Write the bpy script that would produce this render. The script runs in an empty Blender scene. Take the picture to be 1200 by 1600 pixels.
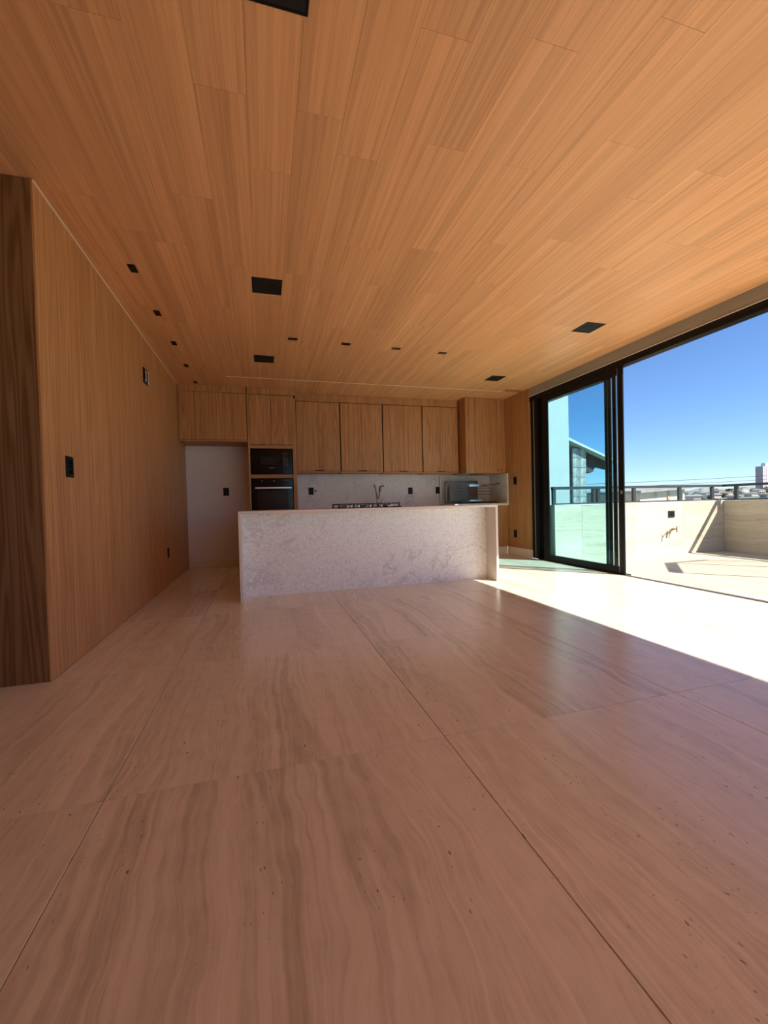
import bpy, bmesh, math, random
from mathutils import Vector, Matrix
random.seed(7)
C = bpy.context.scene.collection
SC = bpy.context.scene
# ------------------------------------------------------------------ camera
F, YAW, PITCH, ROLL = 659.9, 0.27688, -0.01923, -0.02474
fw = Vector((math.sin(YAW)*math.cos(PITCH), math.cos(YAW)*math.cos(PITCH), math.sin(PITCH)))
rt = Vector((math.cos(YAW), -math.sin(YAW), 0)); up = rt.cross(fw)
c_, s_ = math.cos(ROLL), math.sin(ROLL)
r2 = c_*rt + s_*up; u2 = -s_*rt + c_*up
cd = bpy.data.cameras.new('camera'); cam = bpy.data.objects.new('camera', cd); C.objects.link(cam)
M = Matrix((r2, u2, -fw)).transposed().to_4x4(); M.translation = Vector((0, 0, 0.93))
cam.matrix_world = M
cd.sensor_fit = 'HORIZONTAL'; cd.sensor_width = 36; cd.lens = F/1200*36; cd.clip_start = .02; cd.clip_end = 3000
SC.camera = cam
# ------------------------------------------------------------------ sky, sun, exposure
SUN = Vector((-0.742, 0.78, -1.0)).normalized()
w = bpy.data.worlds.new('world'); SC.world = w; w.use_nodes = True
nt = w.node_tree; bg = nt.nodes['Background']
sky = nt.nodes.new('ShaderNodeTexSky'); sky.sky_type = 'NISHITA'; sky.sun_disc = False
sky.sun_elevation = math.asin(-SUN.z); sky.sun_rotation = math.atan2(-SUN.x, -SUN.y)
sky.altitude = 1500; sky.air_density = 1.0; sky.dust_density = 0.1; sky.ozone_density = 6.0
tint = nt.nodes.new('ShaderNodeMix'); tint.data_type = 'RGBA'; tint.blend_type = 'MULTIPLY'; tint.inputs[0].default_value = 1
tint.inputs[7].default_value = (.80, .88, .98, 1)
nt.links.new(sky.outputs[0], tint.inputs[6]); nt.links.new(tint.outputs[2], bg.inputs[0]); bg.inputs[1].default_value = 0.102
sd = bpy.data.lights.new('sun', 'SUN'); sun = bpy.data.objects.new('sun', sd); C.objects.link(sun)
sun.rotation_euler = SUN.to_track_quat('-Z', 'Y').to_euler(); sun.location = (20, -20, 30)
sd.energy = 6.2; sd.angle = math.radians(0.53); sd.color = (1.0, .93, .82)
VS = SC.view_settings
VS.view_transform = 'Standard'; VS.look = 'None'; VS.gamma = 1; VS.use_curve_mapping = False; VS.exposure = 0.95
SC.cycles.max_bounces = 14; SC.cycles.diffuse_bounces = 10; SC.cycles.transparent_max_bounces = 24

# ------------------------------------------------------------------ materials
def mat(name, col, rough=.5, metal=0.0, spec=.5, emit=None):
    m = bpy.data.materials.new(name); m.use_nodes = True
    b = m.node_tree.nodes['Principled BSDF']
    b.inputs['Base Color'].default_value = (*col, 1); b.inputs['Roughness'].default_value = rough
    b.inputs['Metallic'].default_value = metal; b.inputs['Specular IOR Level'].default_value = spec
    return m
class NB:
    """tiny node builder"""
    def __init__(s, m): s.t = m.node_tree; s.b = s.t.nodes['Principled BSDF']
    def n(s, typ, **k):
        x = s.t.nodes.new(typ)
        for a, v in k.items(): setattr(x, a, v)
        return x
    def l(s, a, b): s.t.links.new(a, b)
    def math(s, op, a, b=0.0, c=None):
        x = s.n('ShaderNodeMath', operation=op)
        for i, v in enumerate((a, b, c)):
            if v is None: continue
            if isinstance(v, (int, float)): x.inputs[i].default_value = v
            else: s.l(v, x.inputs[i])
        return x.outputs[0]
    def comb(s, x, y, z):
        k = s.n('ShaderNodeCombineXYZ')
        for i, v in enumerate((x, y, z)):
            if isinstance(v, (int, float)): k.inputs[i].default_value = v
            else: s.l(v, k.inputs[i])
        return k.outputs[0]
    def noise(s, v, scale=1, detail=2, rough=.5, dist=0):
        x = s.n('ShaderNodeTexNoise'); s.l(v, x.inputs['Vector'])
        x.inputs['Scale'].default_value = scale; x.inputs['Detail'].default_value = detail
        x.inputs['Roughness'].default_value = rough; x.inputs['Distortion'].default_value = dist
        return x.outputs['Fac']
    def ramp(s, f, stops, interp='LINEAR'):
        x = s.n('ShaderNodeValToRGB'); x.color_ramp.interpolation = interp
        e = x.color_ramp.elements
        while len(e) < len(stops): e.new(.5)
        for i, (p, c) in enumerate(stops):
            e[i].position = p; e[i].color = (*c, 1) if not isinstance(c, (int, float)) else (c, c, c, 1)
        s.l(f, x.inputs[0]); return x.outputs[0]
    def mix(s, f, a, b, mode='MIX'):
        x = s.n('ShaderNodeMix', data_type='RGBA', blend_type=mode)
        for i, v in ((0, f), (6, a), (7, b)):
            if isinstance(v, (int, float)): x.inputs[i].default_value = v
            elif isinstance(v, tuple): x.inputs[i].default_value = (*v, 1)
            else: s.l(v, x.inputs[i])
        return x.outputs[2]
    def bump(s, h, strength=.2, dist=.002):
        x = s.n('ShaderNodeBump'); x.inputs['Strength'].default_value = strength; x.inputs['Distance'].default_value = dist
        s.l(h, x.inputs['Height']); s.l(x.outputs[0], s.b.inputs['Normal'])
    def axes(s, cross, vein, rnd=True):
        tc = s.n('ShaderNodeTexCoord'); sp = s.n('ShaderNodeSeparateXYZ'); s.l(tc.outputs['Object'], sp.inputs[0])
        oi = s.n('ShaderNodeObjectInfo'); R = oi.outputs['Random'] if rnd else 0.0
        third = [i for i in range(3) if i not in (cross, vein)][0]
        a = s.math('ADD', sp.outputs[cross], s.math('MULTIPLY', R, 37.0) if rnd else 0.0)
        b = s.math('ADD', sp.outputs[vein], s.math('MULTIPLY', R, 91.0) if rnd else 0.0)
        return a, b, sp.outputs[third], R

def wood(name, cross, vein, c1, c2, c3, rough=.45, stave=9.0, rnd=True, tone=.25, cath=.35, soft=.3):
    m = mat(name, c2, rough); N = NB(m)
    a, b, t, R = N.axes(cross, vein, rnd)
    at = N.math('ADD', a, t)
    wob = N.math('MULTIPLY', N.math('SUBTRACT', N.noise(N.comb(N.math('MULTIPLY', at, 2.5), N.math('MULTIPLY', b, .6), 0.0), 1, 2), .5), .05)
    aw = N.math('ADD', at, wob)
    fine = N.noise(N.comb(N.math('MULTIPLY', aw, 150.0), N.math('MULTIPLY', b, 2.6), 3.0), 1, 3, .6)
    mid = N.noise(N.comb(N.math('MULTIPLY', aw, 38.0), N.math('MULTIPLY', b, .55), 7.0), 1, 3, .6)
    st = N.noise(N.comb(N.math('MULTIPLY', N.math('FLOOR', N.math('MULTIPLY', at, stave)), 3.73), N.math('MULTIPLY', R if rnd else 0.0, 50.0), 1.7), 1.3, 0)
    # cathedral figure, slow rings stretched along the grain
    ring = N.math('SINE', N.math('MULTIPLY', N.noise(N.comb(N.math('MULTIPLY', aw, 7.0), N.math('MULTIPLY', b, .28), 1.0), 1, 2, .5), 90.0))
    ring = N.math('MULTIPLY', N.math('ADD', ring, 1.0), .5)
    f = N.math('ADD', N.math('MULTIPLY', fine, .35), N.math('MULTIPLY', mid, .65 - cath*.4))
    f = N.math('ADD', f, N.math('MULTIPLY', ring, cath*.4))
    col = N.ramp(f, [(.5-soft*.6, c1), (.5, c2), (.5+soft*.6, c3)])
    k = N.math('ADD', N.math('MULTIPLY', N.math('SUBTRACT', st, .5), tone*1.6), 1.0)
    if rnd: k = N.math('ADD', k, N.math('MULTIPLY', N.math('SUBTRACT', N.math('FRACT', N.math('MULTIPLY', R, 7.31)), .5), tone*.6))
    hsv = N.n('ShaderNodeHueSaturation'); N.l(col, hsv.inputs['Color']); N.l(k, hsv.inputs['Value'])
    N.l(hsv.outputs[0], N.b.inputs['Base Color'])
    N.b.inputs['Specular IOR Level'].default_value = .3
    N.bump(fine, .25, .0008)
    return m

def trav(name, cross, vein, c_lo, c_mid, c_hi, rough=.3, pits=1.0, var=1.0):
    m = mat(name, c_mid, rough); N = NB(m)
    a, b, t, R = N.axes(cross, vein)
    big = N.noise(N.comb(N.math('MULTIPLY', a, 1.3), N.math('MULTIPLY', b, .9), 2.0), 1.4, 3, .55)
    med = N.noise(N.comb(N.math('MULTIPLY', a, 9.0), N.math('MULTIPLY', b, 5.0), 2.0), 1, 3, .6)
    ad = N.math('ADD', a, N.math('ADD', N.math('MULTIPLY', big, .20), N.math('MULTIPLY', med, .028)))
    bl = N.math('MULTIPLY', b, .10)
    band = N.noise(N.comb(N.math('MULTIPLY', ad, 3.6), bl, 0.0), 1, 2, .55)
    lines = N.noise(N.comb(N.math('MULTIPLY', ad, 30.0), N.math('MULTIPLY', bl, 3.0), 5.0), 1, 4, .6)
    fine = N.noise(N.comb(N.math('MULTIPLY', ad, 90.0), N.math('MULTIPLY', b, 5.0), 5.0), 1, 3, .65)
    cloud = N.noise(N.comb(N.math('MULTIPLY', a, 14.0), N.math('MULTIPLY', b, 9.0), 9.0), 1, 4, .65)
    zone = N.ramp(band, [(.40, 0.0), (.62, 1.0)])
    f = N.math('ADD', N.math('MULTIPLY', band, .24), N.math('ADD', N.math('MULTIPLY', fine, .24), N.math('MULTIPLY', cloud, .16)))
    lz = N.math('MULTIPLY', N.math('SUBTRACT', lines, .5), N.math('ADD', .25, N.math('MULTIPLY', zone, .75)))
    calm = N.ramp(N.noise(N.comb(N.math('MULTIPLY', ad, 2.3), N.math('MULTIPLY', bl, 1.6), 71.0), 1, 2, .5), [(.44, .12), (.60, 1.0)])
    f = N.math('ADD', f, N.math('ADD', .15, N.math('MULTIPLY', N.math('MULTIPLY', lz, calm), .62)))
    col = N.ramp(f, [(.36, c_hi), (.47, c_mid), (.64, c_lo)])
    # sedimentary bands: crisp on one side, fading on the other
    for sc_, off, amt in ((4.2, 21.0, .38), (9.0, 57.0, .26)):
        n5 = N.noise(N.comb(N.math('MULTIPLY', ad, sc_), N.math('MULTIPLY', bl, 2.2), off), 1, 2, .6)
        mk = N.math('MULTIPLY', N.ramp(n5, [(.0, 0.0), (.525, 0.0), (.545, 1.0), (.60, .35), (.68, 0.0)]), N.math('MULTIPLY', N.math('MULTIPLY', cloud, 1.9), calm))
        col = N.mix(N.math('MULTIPLY', mk, amt*1.0), col, tuple(v*.82 for v in c_lo))
    # thin pale calcite lines
    r = N.math('ABSOLUTE', N.math('SUBTRACT', N.noise(N.comb(N.math('MULTIPLY', ad, 5.0), N.math('MULTIPLY', bl, 1.5), 11.0), 1, 1), .5))
    thin = N.ramp(r, [(.0, 1.0), (.006, 0.0)])
    col = N.mix(N.math('MULTIPLY', thin, .35), col, tuple(min(1, v*1.15) for v in c_hi))
    # pits
    pn = N.noise(N.comb(N.math('MULTIPLY', a, 95.0), N.math('MULTIPLY', b, 42.0), 1.0), 1, 1, .5)
    pz = N.noise(N.comb(N.math('MULTIPLY', ad, 6.0), N.math('MULTIPLY', b, 1.7), 31.0), 1, 2, .5)
    pit = N.math('MULTIPLY', N.ramp(pn, [(.70, 0.0), (.73, 1.0)]), N.ramp(pz, [(.50, 0.0), (.60, 1.0)]))
    pit = N.math('MULTIPLY', pit, pits)
    col = N.mix(N.math('MULTIPLY', pit, .8), col, tuple(v*.25 for v in c_lo))
    hsv = N.n('ShaderNodeHueSaturation'); N.l(col, hsv.inputs['Color'])
    N.l(N.math('ADD', 1-.05*var, N.math('MULTIPLY', N.math('FRACT', N.math('MULTIPLY', R, 5.17)), .10*var)), hsv.inputs['Value'])
    N.l(hsv.outputs[0], N.b.inputs['Base Color'])
    N.l(N.math('ADD', rough, N.math('MULTIPLY', fine, .08)), N.b.inputs['Roughness'])
    N.b.inputs['Specular IOR Level'].default_value = .75
    N.bump(N.math('SUBTRACT', 1.0, pit), .3, .001)
    return m

def granite(name, base, dark, rough=.35):
    m = mat(name, base, rough); N = NB(m)
    tc = N.n('ShaderNodeTexCoord'); v = tc.outputs['Object']
    sp = N.noise(v, 75, 3, .7); cl = N.noise(v, 2.6, 5, .6, .6); big = N.noise(v, 22, 4, .65)
    c = N.ramp(sp, [(.30, tuple(x*.62 for x in base)), (.44, base), (.62, tuple(min(1, x*1.12) for x in base))])
    c = N.mix(N.ramp(big, [(.56, 0.0), (.76, .28)]), c, dark)
    vein = N.math('ABSOLUTE', N.math('SUBTRACT', cl, .5))
    vv = N.math('MULTIPLY', N.ramp(vein, [(0, 1.0), (.035, 0.0)]), N.ramp(N.noise(v, 1.7, 3), [(.48, 0.0), (.62, 1.0)]))
    c = N.mix(N.math('MULTIPLY', vv, .35), c, dark)
    N.l(c, N.b.inputs['Base Color']); return m

def plaster(name, col, rough=.85, sc=60, amt=.12):
    m = mat(name, col, rough); N = NB(m); tc = N.n('ShaderNodeTexCoord')
    f = N.noise(tc.outputs['Object'], sc, 4, .6); g = N.noise(tc.outputs['Object'], 2.0, 3, .5)
    c = N.ramp(N.math('ADD', N.math('MULTIPLY', f, .6), N.math('MULTIPLY', g, .4)), [(.3, tuple(x*(1-amt) for x in col)), (.7, tuple(min(1, x*(1+amt)) for x in col))])
    N.l(c, N.b.inputs['Base Color']); N.bump(f, .2, .002); return m

def glass(name, tint, refl=1.0):
    """thin clear sheet: straight-through tint plus mirror reflection, each of the two faces takes half"""
    m = bpy.data.materials.new(name); m.use_nodes = True; t = m.node_tree
    for n in list(t.nodes): t.nodes.remove(n)
    o = t.nodes.new('ShaderNodeOutputMaterial'); mx = t.nodes.new('ShaderNodeMixShader')
    tr = t.nodes.new('ShaderNodeBsdfTransparent'); gl = t.nodes.new('ShaderNodeBsdfGlossy')
    lw = t.nodes.new('ShaderNodeLayerWeight'); lw.inputs[0].default_value = .5
    p = t.nodes.new('ShaderNodeMath'); p.operation = 'POWER'; p.inputs[1].default_value = 4.0
    q = t.nodes.new('ShaderNodeMath'); q.operation = 'MULTIPLY_ADD'; q.inputs[1].default_value = .5*refl; q.inputs[2].default_value = .03*refl
    t.links.new(lw.outputs['Facing'], p.inputs[0]); t.links.new(p.outputs[0], q.inputs[0])
    tr.inputs[0].default_value = (*[v**.5 for v in tint], 1); gl.inputs['Roughness'].default_value = .02
    t.links.new(q.outputs[0], mx.inputs[0]); t.links.new(tr.outputs[0], mx.inputs[1]); t.links.new(gl.outputs[0], mx.inputs[2])
    t.links.new(mx.outputs[0], o.inputs[0]); return m

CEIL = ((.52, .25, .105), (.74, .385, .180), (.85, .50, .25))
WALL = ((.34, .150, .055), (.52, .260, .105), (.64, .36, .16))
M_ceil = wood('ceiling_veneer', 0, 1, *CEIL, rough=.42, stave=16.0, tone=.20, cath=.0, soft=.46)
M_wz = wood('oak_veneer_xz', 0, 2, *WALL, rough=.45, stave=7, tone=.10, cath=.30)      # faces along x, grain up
M_wy = wood('oak_veneer_yz', 1, 2, *WALL, rough=.45, stave=7, tone=.10, cath=.22, rnd=False)
DK = [tuple(v*.86 for v in c) for c in WALL]
M_cz = wood('oak_cabinet_fronts', 0, 2, *DK, rough=.45, stave=5, tone=.10, cath=.32)
M_cy = wood('oak_cabinet_sides', 1, 2, *DK, rough=.45, stave=5, tone=.10, cath=.2)
M_dz = wood('shaded_oak_veneer', 0, 2, *[tuple(v*.36 for v in c) for c in WALL], rough=.4, stave=4, tone=.10, cath=.6)  # wall oak darkened so the shade on the return wall sits in its colour
M_wx = wood('oak_veneer_edge', 2, 0, *DK, rough=.45, stave=3, tone=.08, cath=.1)
TR = ((.50, .44, .33), (.765, .705, .565), (.84, .785, .66))
M_floor = trav('travertine_floor', 0, 1, *TR, rough=.20)
TT = ((.46, .38, .26), (.60, .53, .40), (.68, .62, .49))
M_terr = trav('travertine_terrace', 0, 1, *[tuple(v*.84 for v in c) for c in TT], rough=.6)
M_twx = trav('travertine_wall_x', 2, 0, *TT, rough=.5, pits=.6)
M_twy = trav('travertine_wall_y', 2, 1, *TT, rough=.5, pits=.6)
M_basex = trav('travertine_skirting', 2, 0, *TR, rough=.35, pits=0)
M_cback = mat('ceiling_backing', (.22, .11, .05), .9)
M_grout = mat('grout', (.30, .22, .16), .8)
M_gran = granite('speckled_granite', (.90, .89, .87), (.30, .29, .29), .38)
M_granb = granite('grey_granite', (.66, .64, .61), (.20, .19, .18), .3)
M_edge = plaster('pale_stone_edge', (.80, .74, .66), .4, 90, .08)
M_beam = plaster('beige_plaster', (.34, .33, .27), .9, 140, .18)
M_white = plaster('white_plaster', (.74, .73, .72), .9, 40, .05)
M_ext = plaster('white_render', (.50, .52, .52), .9, 3, .06)
M_black = mat('black_aluminium', (.006, .006, .007), .4, 0, .2)
M_blackm = mat('black_plastic', (.006, .006, .006), .5, 0, .25)
M_sill = mat('sill_bronze', (.085, .070, .058), .6, 0, .2)
M_recess = mat('recess_black', (.002, .002, .002), .7)
M_seal = mat('grey_seal', (.16, .17, .19), .35)
M_rail = mat('dark_metal', (.045, .050, .058), .4, .2)
M_chrome = mat('chrome', (.75, .75, .76), .22, 1)
M_steel = mat('brushed_steel', (.55, .54, .52), .28, 1)
M_dsteel = mat('dark_steel', (.20, .15, .12), .35, 1)
M_bglass = mat('black_glass', (.003, .003, .004), .10, 0, .22)
M_maroon = mat('window_mesh', (.022, .010, .010), .2, 0, .2)
M_cream = mat('pale_mark', (.45, .45, .45), .5)
M_brass = mat('warm_faucet_metal', (.42, .37, .32), .25, 1)
M_iron = mat('cast_iron', (.012, .012, .013), .5)
M_gdoor = glass('teal_glass', (.75, .925, .955), .5)
M_grail = glass('railing_glass', (.90, .94, .95))
M_gclear = glass('clear_glass', (.90, .91, .90), .35)
M_lens = mat('lamp_lens', (.35, .35, .36), .2)
M_slot = mat('slot_trim', (.85, .68, .52), .5)

# ------------------------------------------------------------------ mesh helpers
def box(bm, x0, x1, y0, y1, z0, z1, bev=0):
    if x0 > x1: x0, x1 = x1, x0
    if y0 > y1: y0, y1 = y1, y0
    if z0 > z1: z0, z1 = z1, z0
    r = bmesh.ops.create_cube(bm, size=1)
    for v in r['verts']:
        v.co = Vector((x0 + (v.co.x+.5)*(x1-x0), y0 + (v.co.y+.5)*(y1-y0), z0 + (v.co.z+.5)*(z1-z0)))
    if bev:
        es = list({e for v in r['verts'] for e in v.link_edges})
        bmesh.ops.bevel(bm, geom=es, offset=bev, segments=1, affect='EDGES')
    return bm
def cyl(bm, p, q, r, n=12, r2=None):
    p, q = Vector(p), Vector(q); d = q-p
    k = bmesh.ops.create_cone(bm, cap_ends=True, segments=n, radius1=r, radius2=r if r2 is None else r2, depth=d.length)
    mt = Matrix.Translation((p+q)/2) @ d.to_track_quat('Z', 'Y').to_matrix().to_4x4()
    bmesh.ops.transform(bm, matrix=mt, verts=k['verts']); return bm
def prism(bm, pts, axis, a0, a1):
    """polygon in the two other axes extruded along axis"""
    def P(u, v, w):
        return {0: (w, u, v), 1: (u, w, v), 2: (u, v, w)}[axis]
    lo = [bm.verts.new(P(u, v, a0)) for u, v in pts]; hi = [bm.verts.new(P(u, v, a1)) for u, v in pts]
    bm.faces.new(lo); bm.faces.new(hi[::-1])
    for i in range(len(pts)):
        j = (i+1) % len(pts); bm.faces.new((lo[j], lo[i], hi[i], hi[j]))
    bmesh.ops.recalc_face_normals(bm, faces=bm.faces[:]); return bm
def tube(bm, pts, r, n=8):
    for a, b in zip(pts, pts[1:]): cyl(bm, a, b, r, n)
    for p in pts[1:-1]:
        k = bmesh.ops.create_icosphere(bm, subdivisions=1, radius=r*1.02)
        bmesh.ops.translate(bm, verts=k['verts'], vec=Vector(p))
    return bm
def B(*a, bev=0): return box(bmesh.new(), *a, bev=bev)
def wloc(o):
    v = Vector((0, 0, 0))
    while o: v += o.location; o = o.parent
    return v
def obj(name, bm, m, parent=None, loc=None, smooth=False):
    """loc: world position used as the object's origin (vertices given in world coordinates)"""
    me = bpy.data.meshes.new(name)
    org = Vector(loc) if loc is not None else (wloc(parent) if parent else Vector((0, 0, 0)))
    if org.length: bmesh.ops.translate(bm, verts=bm.verts[:], vec=-org)
    bm.to_mesh(me); bm.free(); me.materials.append(m)
    if smooth:
        for p in me.polygons: p.use_smooth = True
    o = bpy.data.objects.new(name, me); C.objects.link(o)
    o.location = org - (wloc(parent) if parent else Vector((0, 0, 0)))
    if parent: o.parent = parent
    return o
def tag(o, label, cat, group=None):
    o['label'] = label; o['category'] = cat
    if group: o['group'] = group
    return o
def thing(name, label, cat, loc, group=None):
    o = bpy.data.objects.new(name, None); C.objects.link(o); o.location = loc; o.empty_display_size = .1
    return tag(o, label, cat, group)
def struct(name, bm, m, parent=None):
    o = obj(name, bm, m, parent)
    if not parent: o['kind'] = 'structure'
    return o
def sempty(name, loc=(0, 0, 0)):
    o = bpy.data.objects.new(name, None); C.objects.link(o); o.location = loc; o['kind'] = 'structure'; return o
def dup(root, loc, label=None):
    r = root.copy(); C.objects.link(r); r.location = loc
    if label: r['label'] = label
    for ch in list(root.children):
        c = ch.copy(); C.objects.link(c); c.parent = r
        for g in ch.children:
            d = g.copy(); C.objects.link(d); d.parent = c
    return r

# ------------------------------------------------------------------ structure: floor
ZC = 2.7227; XL, XR = -1.145, 4.145
YB = 7.16                                   # back wall face
YR = -5.0                                   # rear (behind camera)
floor = struct('floor', B(-4.6, XR-.013, YR, 7.3, -.30, -.012), M_grout)
TX, TY, G = 1.187, 1.200, .0012
tile_cache = {}
def tile(parent, x0, x1, y0, y1, ztop, m, th=.012, name='floor_tile'):
    key = (round(x1-x0, 4), round(y1-y0, 4), m.name, th)
    if key not in tile_cache:
        w2, d2 = (x1-x0)/2-G, (y1-y0)/2-G
        bm = box(bmesh.new(), -w2, w2, -d2, d2, -th, 0)
        bmesh.ops.bevel(bm, geom=[e for e in bm.edges if all(v.co.z > -.001 for v in e.verts)], offset=.0012, segments=1, affect='EDGES')
        me = bpy.data.meshes.new(name); bm.to_mesh(me); bm.free(); me.materials.append(m); tile_cache[key] = me
    o = bpy.data.objects.new(name, tile_cache[key]); C.objects.link(o); o.parent = parent
    o.location = Vector(((x0+x1)/2, (y0+y1)/2, ztop)) - parent.location
    return o
xs = [-.522+TX*k for k in range(-4, 5)]; ys = [1.54+TY*k for k in range(-6, 6)]
for i in range(len(xs)-1):
    for j in range(len(ys)-1):
        x0, x1 = max(xs[i], -4.6), min(xs[i+1], 4.121 if ys[j] < 4.083 else XR-.012); y0, y1 = max(ys[j], YR), min(ys[j+1], 7.3)
        if x1-x0 > .02 and y1-y0 > .02: tile(floor, x0, x1, y0, y1, 0, M_floor)

# terrace floor
ZT = -.033; XW, YW = 7.735, 5.48
terr = struct('terrace_floor', B(4.181, 8.0, YR-2, 5.75, -.5, ZT-.012), M_grout)
tx = [4.181, 5.21, 6.40, 7.59, XW+.1]; ty = [YW+.1-1.2*k for k in range(0, 9)][::-1]
for i in range(len(tx)-1):
    for j in range(len(ty)-1): tile(terr, tx[i], tx[i+1], ty[j], ty[j+1], ZT, M_terr, name='terrace_tile')
# terrace parapet, back run (faces the camera) and right run
pw = struct('wall_terrace_back', B(4.262, XW+.22, YW+.02, YW+.20, -.5, .835), M_edge)
px = [4.262, 4.76, 5.79, 6.82, XW]
for a, b in zip(px, px[1:]):
    obj('wall_tile', B(a+G, b-G, YW, YW+.02, ZT, .83, bev=.0012), M_twx, pw, loc=((a+b)/2, YW, 0))
obj('coping', B(4.262, XW+.22, YW-.004, YW+.21, .832, .848, bev=.002), M_edge, pw)
pr = struct('wall_terrace_right', B(XW+.02, XW+.20, YR-2, YW+.02, -.5, .835), M_edge)
yy = [YW, 4.47, 3.28, 2.09, .90, -.29, -1.48, -2.67, -3.86, -5.05, -7.0]
for b, a in zip(yy, yy[1:]):
    obj('wall_tile', B(XW, XW+.02, a+G, b-G, ZT, .83, bev=.0012), M_twy, pr, loc=(XW, (a+b)/2, 0))
obj('coping', B(XW-.004, XW+.21, YR-2, YW-.004, .832, .848, bev=.002), M_edge, pr)

# ------------------------------------------------------------------ structure: ceiling with planks
ceil = struct('ceiling', B(-4.6, XR+.05, YR, 7.3, ZC+.012, ZC+.22), M_cback)
PW, PL = .2145, 1.385
known = {-1: 1.954, 0: 2.36, 1: 1.97, 2: 2.16, 4: 1.99, 5: 1.44, 6: 2.01, 7: 1.255, 10: 2.05, 13: 2.34, 3: 2.9, 8: 1.75, 9: 2.5}
rp = random.Random(5)
for k in range(-21, 20):
    xa, xb = -.02+PW*k, -.02+PW*(k+1)
    xa, xb = max(xa, -4.6), min(xb, XR)
    if xb-xa < .02: continue
    off = known.get(k, rp.random()*PL)
    ymax = 7.25 if xb > XL else 2.75
    n0 = math.floor((0.0-off)/PL)
    y = off+n0*PL
    while y < ymax:
        y1 = min(y+PL, ymax)
        if y1-y > .03: 
            key = (round(xb-xa, 3), round(y1-y, 3), 'pl')
            if key not in tile_cache:
                bm = box(bmesh.new(), -(xb-xa)/2+.0005, (xb-xa)/2-.0005, -(y1-y)/2+.0006, (y1-y)/2-.0006, 0, .012)
                me = bpy.data.meshes.new('plank'); bm.to_mesh(me); bm.free(); me.materials.append(M_ceil); tile_cache[key] = me
            o = bpy.data.objects.new('plank', tile_cache[key]); C.objects.link(o); o.parent = ceil
            o.location = ((xa+xb)/2, (y+y1)/2, ZC)
        y += PL
obj('rear_ceiling_board', B(-4.6, XR, YR, -1.42, ZC, ZC+.012), M_ceil, ceil)
# ------------------------------------------------------------------ structure: walls
wl = struct('wall_left', B(XL-.16, XL, 2.801, YB+.14, .004, ZC-.003), M_wy)
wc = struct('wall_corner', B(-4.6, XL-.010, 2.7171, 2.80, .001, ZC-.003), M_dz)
wb = struct('wall_back', B(-1.3, 4.6, YB, YB+.2, 0, ZC+.1), M_white)
bb = struct('baseboard_back', B(XL, -.205, YB-.015, YB, 0, .10, bev=.002), M_basex)
wf = struct('wall_far_left', B(-4.8, -4.6, YR, 2.8, 0, ZC+.1), M_white)
wh = struct('wall_hall', B(-4.6, XL-.162, 2.801, 2.95, 0, ZC), M_white)
wr = struct('wall_right', B(4.13, 4.36, 5.90, YB, .13, ZC-.002), M_cy)
wp = struct('trim_5', B(XL-.0098, XL, 2.7171, 2.8005, .004, ZC-.003), M_wy)
tp4 = struct('trim_4', B(XL, XL+.006, 2.717, 6.61, ZC-.016, ZC-.004), M_slot)
bb2 = struct('baseboard_right', B(4.118, 4.36, 5.89, 6.56, 0, .13, bev=.002), M_edge)
roof = struct('roof_slab', B(-4.9, 4.24, YR-.6, 7.5, ZC+.22, ZC+.42), M_ext)
# header beam over the door and its thin pale lower edge
YD0, YD1 = -4.9, 5.90                       # door opening along y
beam = struct('trim_1', B(XR, 4.24, YR, 7.3, 2.588, ZC+.22), M_beam)
obj('lower_edge', B(XR-.006, 4.15, YD0, YD1, 2.583, 2.590), M_white, beam)
wrr = struct('wall_rear', B(-4.6, .9, YR-.2, YR, 0, ZC+.1), M_wz)
rp_ = struct('bounce_patio', B(.9, 4.17, YR-6, YR, -.3, ZT), M_terr)  # unseen sunlit floor, added to bounce daylight in through the rear opening
ws = struct('wall_right_rear', B(4.13, 4.36, YR, YD0-.02, 0, 2.588), M_white)
# slim slot in the ceiling in front of the cabinets
slot = sempty('trim_2', (0, 6.15, ZC))
for k in range(6):
    a = -.449+k*(3.80+.449)/6; b = -.449+(k+1)*(3.80+.449)/6
    obj('slot_lip', B(a+.003, b-.003, 6.146, 6.156, ZC-.004, ZC+.002), M_slot, slot)
    obj('slot_gap', B(a+.003, b-.003, 6.156, 6.162, ZC-.0015, ZC+.002), M_recess, slot)
# pelmet notch at the right end of the ceiling
pel = struct('trim_3', B(3.80, 4.10, 6.02, 6.05, ZC-.03, ZC), M_wx)
# ------------------------------------------------------------------ the sliding door
door = sempty('door_1', (XR, 4.1, 0))
HB = 2.505
hb = bmesh.new()
box(hb, XR, 4.24, YD0, YD1, HB+.03, 2.588)
for x in (4.150, 4.174, 4.196, 4.218, 4.235): box(hb, x-.005, x+.005, YD0, YD1, HB, HB+.035)
obj('head_frame', hb, M_black, door)
obj('head_seal', B(4.156, 4.232, YD0, YD1, HB+.024, HB+.029), M_seal, door)
jb = bmesh.new(); box(jb, XR+.012, 4.25, 5.72, 5.89, 0, HB+.04)
for y in (5.70, 5.66): box(jb, XR+.03, 4.25, y, y+.012, 0, HB+.03)
obj('jamb', jb, M_black, door)
obj('jamb_seal', B(XR+.004, XR+.014, 5.80, 5.815, 0.01, HB+.03), M_seal, door)
obj('jamb', B(XR+.012, 4.24, YD0-.02, YD0+.10, 0, HB+.04), M_black, door)
tb = bmesh.new(); box(tb, XR-.012, 4.174, YD0, 4.09, -.08, -.028); box(tb, XR-.012, 4.25, 4.09, 5.72, -.033, .006)
obj('sill_track', tb, M_black, door)
obj('threshold_strip', B(4.122, 4.180, YD0, 4.083, -.03, .005, bev=.001), M_sill, door)
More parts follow.
